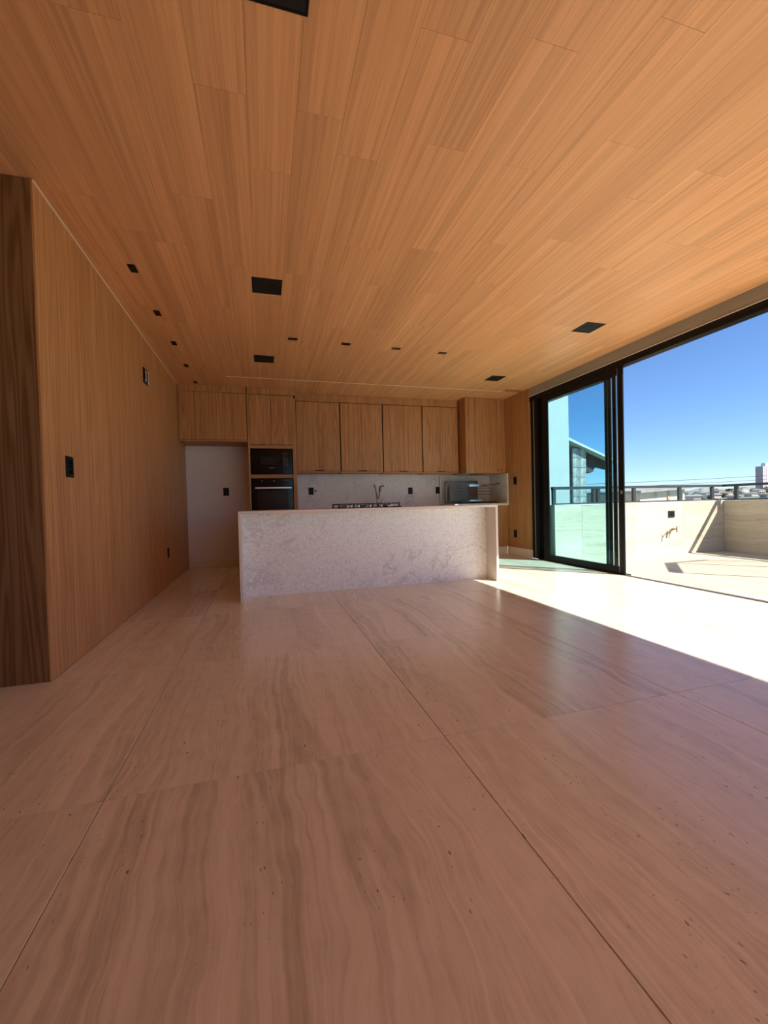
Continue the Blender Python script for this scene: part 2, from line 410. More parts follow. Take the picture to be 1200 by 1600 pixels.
for i, (x, y0, y1) in enumerate(((4.164, 4.085, 5.60), (4.186, 4.215, 5.64), (4.208, 4.315, 5.67), (4.230, 4.385, 5.69))):
    lf = bmesh.new(); w_ = .085 if i == 0 else .055
    box(lf, x-.0095, x+.0095, y0, y0+w_, .006, HB+.03, bev=.002); box(lf, x-.0095, x+.0095, y1-.13, y1, .006, HB+.03, bev=.002)
    box(lf, x-.009, x+.009, y0+.01, y1-.01, .006, .085 if i else .095); box(lf, x-.009, x+.009, y0+.01, y1-.01, HB-.085, HB+.03)
    L = obj('sliding_leaf', lf, M_black, door)
    if i < 3: obj('pane', B(x-.002, x+.002, y0+w_-.005, y1-.125, .08, HB-.08), M_gdoor, L)
    obj('brush_seal', B(x-.0108, x-.0094, y0+w_-.012, y0+w_-.004, .02, HB+.01), M_seal, L)
    if i == 0: obj('lock', B(x-.02, x-.011, 4.10, 4.125, .98, 1.02, bev=.002), M_seal, L)

# ------------------------------------------------------------------ railing on the parapet
rail = thing('terrace_railing', 'dark metal and glass railing on top of the travertine terrace parapet', 'railing', (XW+.08, YW+.08, .848))
RZ = 1.125
ry, rx = YW+.055, XW+.055
obj('top_rail', B(4.262, rx+.03, ry-.028, ry+.03, RZ-.042, RZ, bev=.003), M_rail, rail)
obj('top_rail', B(rx-.03, rx+.03, YR-2, ry-.030, RZ-.042, RZ, bev=.003), M_rail, rail)
obj('bottom_rail', B(4.262, rx+.02, ry-.02, ry+.02, .849, .872, bev=.002), M_rail, rail)
obj('bottom_rail', B(rx-.02, rx+.02, YR-2, ry-.022, .849, .872, bev=.002), M_rail, rail)
bposts = [4.29, 5.03, 5.12, 5.83, 6.80, 7.54]
for x in bposts: obj('post', B(x-.026, x+.026, ry-.02, ry+.02, .872, RZ-.042), M_rail, rail)
for a, b in zip(bposts, bposts[1:]):
    if b-a > .2: obj('glass_pane', B(a+.026, b-.026, ry-.004, ry+.004, .872, RZ-.042), M_grail, rail)
rposts = [5.31, 4.2, 3.1, 2.0, .9, -.2, -1.3, -2.4, -3.5, -4.6, -5.7, -6.8]
for y in rposts: obj('post', B(rx-.02, rx+.02, y-.026, y+.026, .872, RZ-.042), M_rail, rail)
for b, a in zip(rposts, rposts[1:]): obj('glass_pane', B(rx-.004, rx+.004, a+.026, b-.026, .872, RZ-.042), M_grail, rail)

# wall tap and junction box on the parapet
jx = thing('junction_box', 'dark square outdoor socket cover on the travertine parapet above the tap', 'socket', (6.55, YW, .643))
obj('cover', B(6.483, 6.617, YW-.012, YW, .585, .70, bev=.003), M_rail, jx)
obj('socket_face', B(6.50, 6.60, YW-.016, YW-.012, .603, .682, bev=.002), M_blackm, jx)
tp = thing('wall_tap', 'small metal garden tap with drooping spout on the parapet below the socket', 'tap', (6.56, YW, .39))
obj('escutcheon', cyl(bmesh.new(), (6.575, YW, .39), (6.575, YW-.008, .39), .022), M_steel, tp)
b = bmesh.new(); cyl(b, (6.575, YW-.008, .39), (6.575, YW-.07, .39), .010); obj('valve_body', b, M_dsteel, tp)
obj('handle', B(6.569, 6.581, YW-.085, YW-.07, .335, .445, bev=.003), M_dsteel, tp)
b = bmesh.new(); tube(b, [(6.57, YW-.04, .392), (6.49, YW-.05, .395), (6.44, YW-.05, .35), (6.40, YW-.05, .32)], .009); cyl(b, (6.40, YW-.05, .33), (6.385, YW-.05, .25), .012, 10, .008)
obj('spout', b, M_dsteel, tp)
b = bmesh.new(); tube(b, [(6.41, YW-.05, .32), (6.395, YW-.05, .37)], .006); obj('lever', b, M_dsteel, tp)

# unseen framed glass screen, added and shaped to cast shadow lines on the terrace floor
scr = thing('shadow_screen', 'unseen dark framed glass screen added to cast the shadow on the terrace floor', 'screen', (7.0, 2.8, ZT))
hs = 1.65
def up_(x, y, h): return Vector((x+.727*h, y-.78*h, ZT+h))
A_, D_ = Vector((5.70, 4.77)), Vector((5.02, 4.12))
pa = up_(A_.x, A_.y, hs); pd = up_(D_.x, D_.y, hs); pb = up_(6.43, 4.77, hs)
def barq(p, q, r): return cyl(bmesh.new(), p, q, r, 4)
def dropz(p): return Vector((p.x, p.y, ZT))
obj('top_rail', barq(pa, pd, .075), M_rail, scr); obj('side_rail', barq(pa, pb, .032), M_rail, scr)
for p in (pa, pd, pb): obj('post', barq(dropz(p), p, .026), M_rail, scr)
def sheet(p, q):
    bm = bmesh.new(); n = Vector((-(q-p).y, (q-p).x, 0)).normalized()*.004
    vs = [bm.verts.new(v) for v in (dropz(p)-n, dropz(q)-n, q-n, p-n, dropz(p)+n, dropz(q)+n, q+n, p+n)]
    for f in ((0, 1, 2, 3), (7, 6, 5, 4), (0, 4, 5, 1), (1, 5, 6, 2), (2, 6, 7, 3), (3, 7, 4, 0)): bm.faces.new([vs[i] for i in f])
    return bm
obj('pane', sheet(pa, pd), M_grail, scr); obj('pane', sheet(pa, pb), M_grail, scr)

# ------------------------------------------------------------------ kitchen cabinets
FY = 6.62; UY = 6.85
fc = thing('fridge_cabinet', 'wide wooden cabinet over the empty fridge niche beside the left wall', 'cabinet', (-.675, 6.9, 1.90))
bm = bmesh.new(); box(bm, XL+.001, -.205, FY+.022, YB-.002, 1.905, 2.62); obj('body', bm, M_cz, fc)
obj('door', B(XL+.008, -.211, FY, FY+.02, 1.93, 2.617, bev=.0015), M_cz, fc)
obj('door_gap', B(XL+.002, -.2055, FY+.0203, FY+.0218, 1.926, 2.63), M_recess, fc)
obj('bottom_lip', B(XL+.004, -.207, FY+.004, FY+.022, 1.905, 1.925), M_wx, fc)
obj('top_filler', B(XL+.004, -.207, FY+.010, FY+.028, 2.623, ZC-.002), M_cz, fc)
tw = thing('oven_tower', 'tall wooden cabinet tower holding the microwave and the oven', 'cabinet', (.15, 6.9, 0))
for (a, b_) in ((-.200, -.172), (.452, .480)): obj('side_panel', B(a, b_, FY, YB-.002, 0, 2.615), M_cy, tw)
obj('side_filler', B(.480, .520, FY+.16, YB-.002, 0, 2.615), M_cz, tw)
obj('back_panel', B(-.172, .452, YB-.02, YB-.004, .0, 2.615), M_cz, tw)
for z0, z1 in ((1.812, 1.860), (1.362, 1.415), (.74, .775)): obj('shelf', B(-.172, .452, FY+.004, YB-.02, z0, z1), M_wx, tw)
for a, b_ in ((-.170, .138), (.142, .450)): obj('door', B(a, b_, FY-.002, FY+.018, 1.868, 2.612, bev=.0015), M_cz, tw)
obj('door_gap', B(-.171, .451, FY+.0185, FY+.0215, 1.862, 2.70), M_recess, tw)
obj('top_panel', B(-.172, .452, FY+.022, YB-.02, 2.60, 2.615), M_cz, tw)
obj('door_pull', B(-.02, .06, FY-.006, FY-.001, 1.860, 1.867), M_blackm, tw)
for a, b_ in ((-.198, .138), (.142, .520)): obj('top_filler', B(a, b_, FY-.002, FY+.018, 2.620, ZC-.002, bev=.001), M_cz, tw)
for a, b_, z0, z1 in ((-.170, .450, .42, .735), (-.170, .450, .10, .415)):
    d = obj('drawer', B(a, b_, FY-.002, FY+.018, z0, z1, bev=.0015), M_cz, tw)
# microwave
mw = thing('microwave', 'black built-in microwave above the oven in the wooden tower', 'microwave', (.14, 6.8, 1.416))
obj('body', B(-.165, .445, FY+.03, YB-.05, 1.416, 1.808), M_recess, mw)
obj('front_frame', B(-.160, .440, FY+.008, FY+.03, 1.420, 1.800, bev=.004), M_bglass, mw)
dm = obj('door', B(-.128, .275, FY-.002, FY+.008, 1.437, 1.785, bev=.003), M_bglass, mw)
obj('window', B(-.025, .190, FY-.0045, FY-.002, 1.562, 1.678), M_maroon, dm)
obj('wordmark', B(.095, .180, FY-.0045, FY-.002, 1.515, 1.522), M_cream, dm)
cp = obj('control_panel', B(.280, .395, FY-.002, FY+.008, 1.437, 1.785, bev=.003), M_bglass, mw)
obj('display', B(.300, .375, FY-.0045, FY-.002, 1.715, 1.745), M_maroon, cp)
for r_ in range(5):
    for q in range(3): obj('button', B(.302+q*.027, .318+q*.027, FY-.004, FY-.002, 1.55+r_*.028, 1.558+r_*.028), M_seal, cp)
# oven
ov = thing('oven', 'black built-in oven with steel handle below the microwave', 'oven', (.14, 6.8, .776))
obj('body', B(-.150, .430, FY+.03, YB-.06, .776, 1.358), M_recess, ov)
obj('front_frame', B(-.162, .444, FY+.006, FY+.03, .776, 1.357, bev=.003), M_bglass, ov)
cp = obj('control_panel', B(-.155, .437, FY-.006, FY+.006, 1.245, 1.352, bev=.002), M_bglass, ov)
for x in (-.015, .160, .335):
    k = obj('knob', cyl(bmesh.new(), (x, FY-.006, 1.312), (x, FY-.030, 1.312), .018, 16), M_blackm, cp)
    obj('pointer', B(x-.002, x+.002, FY-.032, FY-.030, 1.312, 1.328), M_chrome, k)
dr = obj('door', B(-.155, .437, FY-.008, FY+.006, .79, 1.238, bev=.003), M_bglass, ov)
obj('window', B(-.085, .365, FY-.0095, FY-.008, .86, 1.175), M_maroon, dr)
b = bmesh.new(); box(b, -.118, .420, FY-.050, FY-.034, 1.198, 1.226, bev=.005)
for x in (-.10, .40): box(b, x-.01, x+.01, FY-.036, FY-.008, 1.203, 1.221)
obj('handle', b, M_steel, ov)
# upper cabinets
ux = [.524, 1.237, 1.959, 2.668, 3.352]
uw = ['leftmost wall cabinet next to the oven tower', 'second wall cabinet from the oven tower', 'third wall cabinet from the oven tower', 'wall cabinet beside the deeper hood box']
for i in range(4):
    a, b_ = ux[i], ux[i+1]; zb = 1.462-.004*i*2; 
    u = thing('wall_cabinet', 'two-door wooden ' + uw[i], 'cabinet', ((a+b_)/2, 7.0, zb), 'wooden wall cabinets over the backsplash')
    obj('body', B(a+.001, b_-.001, UY+.022, YB-.002, zb, 2.60), M_cz, u)
    mid = (a+b_)/2
    obj('door', B(a+.009, mid-.0012, UY, UY+.02, zb+.028, 2.592, bev=.0015), M_cz, u)
    obj('door', B(mid+.0012, b_-.009, UY, UY+.02, zb+.028, 2.592, bev=.0015), M_cz, u)
    obj('bottom_lip', B(a+.003, b_-.003, UY+.003, UY+.022, zb, zb+.021), M_wx, u)
    obj('door_pull', B(mid-.075, mid+.075, UY-.006, UY+.001, zb+.026, zb+.038, bev=.001), M_blackm, u)
    obj('gap_strip', B(b_-.0085, b_+.0085, UY+.0125, UY+.0215, zb, 2.592), M_recess, u)
    obj('top_filler', B(a+.001, b_-.001, UY+.004, UY+.022, 2.604, ZC-.002), M_cz, u)
# hood box
hc = thing('hood_cabinet', 'deep wooden cabinet box over the built-in grill, protruding past the others', 'cabinet', (3.75, 6.9, 1.415))
obj('body', B(3.362, 4.129, FY, YB-.002, 1.432, ZC-.002), M_cy, hc)
dd = obj('door', B(3.364, 4.128, FY-.021, FY-.001, 1.422, ZC-.004, bev=.0015), M_cz, hc)
for x in (3.985, 4.045): obj('latch_hole', cyl(bmesh.new(), (x, FY-.0225, 1.475), (x, FY-.0205, 1.475), .012, 12), M_recess, dd)
obj('bottom_plate', B(3.37, 4.12, FY+.01, YB-.01, 1.418, 1.431), M_steel, hc)
obj('vent_cover', cyl(bmesh.new(), (3.66, 6.78, 1.417), (3.66, 6.78, 1.400), .16, 20, .12), M_steel, hc)
# backsplash, counter, base cabinets
bs = struct('backsplash', B(.525, 4.129, YB-.02, YB, .88, 1.455), M_granb)
ct = tag(obj('countertop', B(.525, 4.125, 6.515, YB-.02, .855, .882, bev=.002), M_edge), 'pale stone worktop along the back wall under the wall cabinets', 'worktop')
for i, (a, b_) in enumerate(((.525, 1.40), (1.402, 2.30), (2.302, 3.20), (3.202, 4.128))):
    lab = ['wooden base cabinet under the worktop next to the oven tower', 'wooden base cabinet under the worktop behind the cooktop',
           'wooden base cabinet under the worktop behind the island, right of the tap', 'wooden base cabinet under the grill, seen right of the island'][i]
    c = thing('base_cabinet', lab, 'cabinet', ((a+b_)/2, 6.85, 0), 'wooden base cabinets under the back worktop')
    obj('plinth', B(a, b_-.001, 6.575, YB-.02, 0, .128), M_edge, c)
    obj('body', B(a+.001, b_-.002, 6.572, YB-.02, .13, .854), M_cz, c)
    m_ = (a+b_)/2
    for p, q in ((a+.003, m_-.0015), (m_+.0015, b_-.004)): obj('door', B(p, q, 6.55, 6.57, .135, .815, bev=.0015), M_cz, c)
    obj('top_rail', B(a+.003, b_-.004, 6.553, 6.57, .818, .853), M_wx, c)
# grill niche
gn = thing('grill_niche', 'granite lined niche with glass side under the hood box, right of the backsplash', 'niche', (3.6, 6.8, .883))
obj('right_slab', B(4.098, 4.127, 6.515, YB-.021, .883, 1.417, bev=.002), M_granb, gn)
obj('base_slab', B(3.09, 4.097, 6.520, YB-.021, .883, .897, bev=.002), M_granb, gn)
obj('back_slab', B(3.09, 4.097, YB-.045, YB-.021, .898, 1.410), M_granb, gn)
obj('glass_panel', B(3.105, 3.113, 6.53, YB-.05, .898, 1.405), M_gclear, gn)
obj('glass_panel', B(3.36, 3.368, 6.53, 6.60, .898, 1.405), M_gclear, gn)
obj('glass_panel', B(3.114, 3.359, 6.53, 6.537, .898, 1.405), M_gclear, gn)
gr = thing('rotisserie_grill', 'stainless rotisserie grill with racks inside the granite niche', 'grill', (3.6, 6.85, .898))
b = bmesh.new()
for (x0, x1, z0, z1) in ((3.16, 3.80, 1.285, 1.31), (3.16, 3.80, .93, .95), (3.16, 3.185, .93, 1.31), (3.775, 3.80, .93, 1.31)): box(b, x0, x1, 7.02, 7.05, z0, z1)
obj('frame', b, M_dsteel, gr)
b = bmesh.new(); box(b, 3.22, 3.76, 6.98, 7.00, .96, 1.24); obj('brick_plate', b, M_dsteel, gr)
for z in (1.20, .93):
    b = bmesh.new(); 
    for y in (6.66, 6.94): cyl(b, (3.40, y, z), (3.95, y, z), .008, 8)
    for x in [3.42+.035*i for i in range(15)]: cyl(b, (x, 6.66, z), (x, 6.94, z), .0035, 6)
    obj('rack', b, M_chrome, gr)
for z in (1.165, 1.115, 1.06):
    b = bmesh.new(); cyl(b, (3.30, 6.78, z), (4.0, 6.80, z), .0055, 8); obj('skewer', b, M_dsteel, gr)
obj('gearbox', B(3.41, 3.62, 6.60, 6.65, 1.185, 1.235, bev=.006), M_chrome, gr)
obj('gearbox', B(3.41, 3.66, 6.58, 6.65, .935, .965, bev=.006), M_chrome, gr)
obj('drip_tray', B(3.30, 4.02, 6.62, 6.98, .899, .917, bev=.004), M_blackm, gr)
b = bmesh.new(); tube(b, [(3.66, 6.62, 1.21), (3.90, 6.60, 1.225), (4.0, 6.60, 1.24)], .009); obj('handle', b, M_dsteel, gr)
# faucet on back worktop
fa = thing('kitchen_faucet', 'tall kitchen faucet with side lever standing on the back worktop', 'faucet', (1.86, 6.86, .882))
b = bmesh.new(); cyl(b, (1.845, 6.86, .882), (1.845, 6.86, .892), .03, 16); cyl(b, (1.845, 6.86, .89), (1.845, 6.86, 1.02), .021, 16); obj('base', b, M_brass, fa, smooth=False)
b = bmesh.new(); tube(b, [(1.84, 6.86, 1.0), (1.81, 6.87, 1.22), (1.792, 6.875, 1.262)], .013, 10); obj('spout_pipe', b, M_brass, fa)
b = bmesh.new(); tube(b, [(1.855, 6.84, 1.02), (1.87, 6.80, 1.15), (1.875, 6.76, 1.225), (1.93, 6.74, 1.228)], .010, 10); cyl(b, (1.872, 6.77, 1.225), (1.862, 6.78, 1.14), .017, 12); obj('spray_head', b, M_dsteel, fa)
b = bmesh.new(); tube(b, [(1.865, 6.86, .96), (1.90, 6.85, .965), (1.905, 6.83, 1.01)], .009, 8); obj('lever', b, M_chrome, fa)

# ------------------------------------------------------------------ island
isl = thing('kitchen_island', 'long granite island with pale waterfall edges in the middle of the kitchen', 'island', (1.18, 4.9, 0))
IX0, IX1, IY0, IY1, IZ = -.245, 2.605, 4.345, 5.30, .890
obj('top_slab', B(IX0, IX1, IY0, IY1, IZ-.026, IZ, bev=.0015), M_edge, isl)
obj('waterfall_side', B(IX0, IX0+.028, IY0, IY1, 0, IZ-.0265, bev=.0015), M_edge, isl)
obj('waterfall_side', B(IX1-.028, IX1, IY0, IY1, 0, IZ-.0265, bev=.0015), M_edge, isl)
obj('front_panel', B(IX0+.0285, IX1-.0285, 4.575, 4.60, 0, IZ-.0265), M_gran, isl)
obj('cabinet_body', B(IX0+.0285, IX1-.0285, 4.601, 5.24, .10, IZ-.0265), M_cz, isl)
for k in range(4):
    a = IX0+.035+k*.695; obj('rear_door', B(a, a+.690, 5.241, 5.26, .105, IZ-.03, bev=.0015), M_cz, isl)
obj('plinth', B(IX0+.03, IX1-.03, 4.601, 5.20, 0, .10), M_blackm, isl)
ck = thing('gas_cooktop', 'black gas cooktop with three iron grates on the island top', 'cooktop', (1.165, 4.85, IZ))
obj('base_plate', B(.79, 1.54, 4.66, 5.14, IZ, IZ+.010, bev=.003), M_bglass, ck)
for gx0, gx1 in ((.80, 1.035), (1.055, 1.275), (1.295, 1.53)):
    b = bmesh.new()
    for y in (4.70, 5.10): box(b, gx0, gx1, y-.006, y+.006, IZ+.040, IZ+.052)
    for x in (gx0+.006, gx1-.006, (gx0+gx1)/2): box(b, x-.006, x+.006, 4.70, 5.10, IZ+.0405, IZ+.0525)
    for y in (4.80, 4.90, 5.0): box(b, gx0+.02, gx1-.02, y-.005, y+.005, IZ+.041, IZ+.053)
    for x in (gx0+.01, gx1-.01):
        for y in (4.70, 5.10): box(b, x-.007, x+.007, y-.007, y+.007, IZ+.010, IZ+.042)
    obj('grate', b, M_iron, ck)
    for y in ((4.80, 5.0) if gx0 != 1.055 else (4.90,)):
        bn = obj('burner', cyl(bmesh.new(), ((gx0+gx1)/2, y, IZ+.010), ((gx0+gx1)/2, y, IZ+.026), .045, 16), M_steel, ck)
        obj('cap', cyl(bmesh.new(), ((gx0+gx1)/2, y, IZ+.026), ((gx0+gx1)/2, y, IZ+.034), .033, 16), M_iron, bn)
for x in (.94, 1.03, 1.165, 1.30, 1.42): obj('knob', cyl(bmesh.new(), (x, 4.682, IZ+.010), (x, 4.682, IZ+.032), .014, 12), M_chrome, ck)

# ------------------------------------------------------------------ switches and sockets
def plate_z(name, lab, cat, x, y, z, w, h, nx, ny, parts=3, group=None):
    """a wall plate on a face whose outward normal is (nx, ny)"""
    t = thing(name, lab, cat, (x, y, z), group)
    def bb_(du, dv, d0, d1, cu=0, cv=0):
        if nx: return B(x+nx*d0, x+nx*d1, y+cu-du, y+cu+du, z+cv-dv, z+cv+dv, bev=.0015)
        return B(x+cu-du, x+cu+du, y+ny*d0, y+ny*d1, z+cv-dv, z+cv+dv, bev=.0015)
    obj('plate', bb_(w/2, h/2, 0, .007), M_blackm, t)
    n = parts; st = h*.72/n
    for i in range(n):
        obj('rocker' if cat == 'switch' else 'outlet', bb_(w/2*.62, st/2*.86, .007, .0095, 0, (i-(n-1)/2)*st), M_bglass if cat == 'switch' else M_recess, t)
    return t
plate_z('light_switch', 'tall black light switch plate on the wooden left wall near its front corner', 'switch', XL, 3.033, 1.205, .098, .128, 1, 0, 3)
plate_z('wall_socket', 'small black socket low on the wooden left wall near the niche', 'socket', XL, 5.71, .395, .08, .125, 1, 0, 2)
plate_z('wall_socket', 'black socket on the white wall inside the fridge niche', 'socket', -.568, YB, 1.184, .085, .125, 0, -1, 2)
plate_z('wall_socket', 'black socket on the backsplash next to the oven tower', 'socket', .770, YB-.02, 1.173, .082, .12, 0, -1, 2)
plate_z('wall_socket', 'black socket in the middle of the backsplash, right of the faucet', 'socket', 2.528, YB-.02, 1.151, .082, .12, 0, -1, 2)
plate_z('wall_socket', 'black socket on the backsplash left of the grill niche', 'socket', 3.055, YB-.02, 1.154, .078, .12, 0, -1, 2)
plate_z('light_switch', 'upper black switch on the wooden wall beside the sliding door', 'switch', 4.13, 6.31, 1.27, .085, .13, -1, 0, 2)
plate_z('wall_socket', 'lower black socket on the wooden wall beside the sliding door', 'socket', 4.13, 6.33, .367, .085, .125, -1, 0, 2)
t = thing('pipe_stub', 'tiny round dark cap on the backsplash beside the first socket', 'cap', (.845, YB-.02, 1.177))
obj('cap', cyl(bmesh.new(), (.845, YB-.02, 1.177), (.845, YB-.034, 1.177), .016, 12), M_blackm, t)
# wall control box high on the left wall
th = thing('control_box', 'open black and white wiring box high on the wooden left wall', 'box', (XL, 4.91, 2.31))
b = bmesh.new(); box(b, XL, XL+.012, 4.825, 4.995, 2.235, 2.385, bev=.002); obj('frame', b, M_blackm, th)
obj('white_core', B(XL+.012, XL+.016, 4.865, 4.90, 2.255, 2.36), M_white, th)
obj('white_edge', B(XL+.012, XL+.020, 4.965, 4.978, 2.24, 2.38), M_white, th)
obj('module', B(XL+.012, XL+.018, 4.905, 4.955, 2.27, 2.345), M_bglass, th)
obj('module', B(XL+.012, XL+.018, 4.832, 4.86, 2.27, 2.345), M_bglass, th)

# ------------------------------------------------------------------ ceiling fittings
def cfix(name, lab, cat, x, y, w, d, lamps, group, deep=.004):
    t = thing(name, lab, cat, (x, y, ZC), group)
    b = bmesh.new(); e = min(.008, w*.15, d*.15)
    for a in ((x-w/2, x+w/2, y-d/2, y-d/2+e), (x-w/2, x+w/2, y+d/2-e, y+d/2), (x-w/2, x-w/2+e, y-d/2+e, y+d/2-e), (x+w/2-e, x+w/2, y-d/2+e, y+d/2-e)):
        box(b, *a, ZC-deep, ZC)
    obj('frame', b, M_blackm, t)
    obj('housing', B(x-w/2+e, x+w/2-e, y-d/2+e, y+d/2-e, ZC-.0015, ZC), M_recess, t)
    for lx, ly, r in lamps:
        obj('lamp', cyl(bmesh.new(), (x+lx, y+ly, ZC-.0015), (x+lx, y+ly, ZC-.0032), r, 16), M_blackm, t)
    return t
G1 = 'large black recessed lamp boxes in the wooden ceiling'
cfix('recessed_lamp_box', 'largest black lamp box cut off by the top of the picture', 'ceiling lamp', .090, 1.466, .235, .24, ((0, 0, .05),), G1)
cfix('recessed_lamp_box', 'large black lamp box in the ceiling left of centre, nearer of the pair in line', 'ceiling lamp', .078, 3.585, .232, .245, ((.05, 0, .045),), G1)
cfix('recessed_lamp_box', 'black lamp box in the ceiling above the oven tower, farther of the pair in line', 'ceiling lamp', .055, 5.345, .232, .240, ((0, 0, .045),), G1)
cfix('recessed_lamp_box', 'black lamp box in the right part of the ceiling near the open door', 'ceiling lamp', 3.323, 3.690, .228, .235, ((0, 0, .045),), G1)
cfix('recessed_lamp_box', 'black lamp box in the ceiling in front of the hood box', 'ceiling lamp', 3.300, 5.510, .22, .23, ((0, 0, .045),), G1)
G2 = 'small square downlights along the left wall'
ll = ['small black downlight by the left wall, nearest of the row of five', 'small black downlight by the left wall, second nearest of five', 'small black downlight by the left wall, middle of five',
      'small black downlight by the left wall, fourth of five towards the cabinets', 'small black downlight by the left wall, farthest of five, above the fridge cabinet']
for i, y in enumerate((3.543, 4.294, 5.03, 5.784, 6.52)):
    cfix('downlight', ll[i], 'downlight', -.882, y, .05, .108, ((0, -.025, .014), (0, .025, .014)), G2)
G3 = 'small slim downlights over the island'
ll = ['slim downlight over the island, leftmost of four', 'slim downlight over the island, second from left of four', 'slim downlight over the island, third from left, with pale lenses', 'slim downlight over the island, rightmost of four, with pale lenses']
for i, x in enumerate((.351, .933, 1.525, 2.114)):
    t = cfix('downlight', ll[i], 'downlight', x, 4.645+.02*i, .10, .058, ((-.025, 0, .014), (.025, 0, .014)), G3)
    if i > 1:
        for lx in (-.028, 0, .028): obj('lens', cyl(bmesh.new(), (x+lx, 4.645+.02*i, ZC-.003), (x+lx, 4.645+.02*i, ZC-.0045), .009, 10), M_lens, t)

# ------------------------------------------------------------------ outside: neighbours, hills, town
wbld = thing('white_building', 'tall plain white building wall behind the sliding door glass', 'building', (5.6, 9, -6))
obj('wall', B(4.5, 6.627, 8.0, 11.0, -6, 8.0), M_ext, wbld)
obj('parapet', B(4.45, 6.65, 7.97, 11.05, 8.0, 8.25), M_white, wbld)
M_stone = bpy.data.materials.new('weathered_stone'); M_stone.use_nodes = True
N = NB(M_stone); tc = N.n('ShaderNodeTexCoord'); f = N.noise(tc.outputs['Object'], 5, 6, .7); sp = N.n('ShaderNodeSeparateXYZ'); N.l(tc.outputs['Object'], sp.inputs[0])
g = N.noise(N.comb(N.math('MULTIPLY', sp.outputs[0], 14.0), 0.0, N.math('MULTIPLY', sp.outputs[2], 1.2)), 1, 4, .6)
N.l(N.ramp(N.math('ADD', N.math('MULTIPLY', f, .5), N.math('MULTIPLY', g, .5)), [(.38, (.10, .10, .10)), (.5, (.34, .33, .32)), (.64, (.62, .60, .57))]), N.b.inputs['Base Color'])
M_rooft = plaster('roof_edge', (.55, .55, .53), .9, 9, .2); M_dwood = plaster('dark_eave', (.05, .045, .045), .8, 9, .3)
hs_ = thing('stone_house', 'weathered stone gable wall with sloping roof behind the sliding door glass', 'house', (10, 13, -6))
obj('side_wall', B(8.0, 10.07, 12.05, 15, -6, 2.55), M_dwood, hs_)  # near-black colour paints in the shaded side of the stone pier
stw = obj('gable_wall', B(10.07, 10.60, 12.0, 12.9, -6, 2.58), M_stone, hs_)
for k in range(7): obj('stone_course', B(10.06, 10.612, 11.98, 12.0, .35+.33*k, .35+.33*k+.318, bev=.01), M_stone, stw, loc=(10.3+k*.01, 12, .35+.33*k))
obj('roof', prism(bmesh.new(), [(9.3, 3.07), (11.75, 2.15), (11.75, 2.22), (9.3, 3.16)], 1, 11.8, 15.2), M_rooft, hs_)
obj('eave_board', prism(bmesh.new(), [(10.55, 2.60), (11.72, 2.155), (11.72, 1.95), (11.30, 2.03), (11.05, 2.02), (11.0, 1.86), (10.86, 1.82), (10.55, 1.90)], 1, 12.1, 12.35), M_dwood, hs_)
for k in range(3): obj('rafter', prism(bmesh.new(), [(10.6, 2.55), (11.72, 2.13), (11.72, 2.03), (10.6, 2.42)], 1, 12.8+k*.8, 12.9+k*.8), M_dwood, hs_)
ch = thing('cream_house', 'long cream house with low grey roof just behind the terrace railing', 'house', (14, 13, -6))
M_crm = plaster('cream_render', (.62, .54, .44), .9, 3, .10)
obj('wall', B(12.92, 15.0, 12.0, 17.0, -6, 1.10), M_crm, ch)
obj('gable', prism(bmesh.new(), [(12.92, 1.10), (15.0, 1.10), (15.0, 1.21)], 1, 12.0, 17.0), M_crm, ch)
obj('corner_post', B(14.16, 14.26, 11.97, 12.0, -2, 1.14), plaster('rust_stain', (.45, .28, .18), .9, 3, .1), ch)
obj('roof', prism(bmesh.new(), [(12.75, 1.09), (15.15, 1.22), (15.15, 1.26), (14.6, 1.28), (12.75, 1.17)], 1, 11.8, 17.2), plaster('grey_tiles', (.30, .29, .28), .9, 9, .3), ch)
obj('downpipe', prism(bmesh.new(), [(14.78, 0), (14.84, 0), (14.90, 1.13), (14.84, 1.13)], 1, 11.94, 11.98), M_rooft, ch)
# terrain: far slopes
M_grass = plaster('hill_green', (.13, .16, .10), .95, .15, .4); M_leaf = plaster('foliage', (.045, .065, .035), .95, .8, .5); M_far = plaster('far_hill', (.20, .24, .22), .95, .05, .2)
struct('ground', B(-60, 900, -200, 900, -30, -12), M_grass)
def world_at(pxl, dist):
    """ground position at forward distance dist along the bearing pxl"""
    k = (pxl-600)/F
    return (k*dist*math.cos(YAW)+dist*math.sin(YAW), -k*dist*math.sin(YAW)+dist*math.cos(YAW))
def slope(name, d0, d1, h, m):
    """hillside in the sector beyond the terrace; h(bearing, t) gives the height"""
    bm = bmesh.new(); rows = []
    for k in range(13):
        t_ = k/12; D = d0+(d1-d0)*t_
        rows.append([bm.verts.new((*world_at(p, D), h(p, t_, D))) for p in range(840, 1420, 10)])
    for a, b_ in zip(rows, rows[1:]):
        for i in range(len(a)-1): bm.faces.new((a[i], a[i+1], b_[i+1], b_[i]))
    return struct(name, bm, m)
def rise(p): return max(0, min(1, (p-1040)/60))
slope('hillside', 45, 430, lambda p, t_, D: -5+(.93+(-6+(10+4*math.sin(p*.05)*.4)*t_)*D/F*(.55+.45*rise(p))+5)*min(1, t_*5+.05), M_grass)
slope('far_hills', 480, 800, lambda p, t_, D: -10+(10.9+(3.5+8.5*rise(p)+1.5*math.sin(p*.07))*D/F)*min(1, t_*3), M_far)
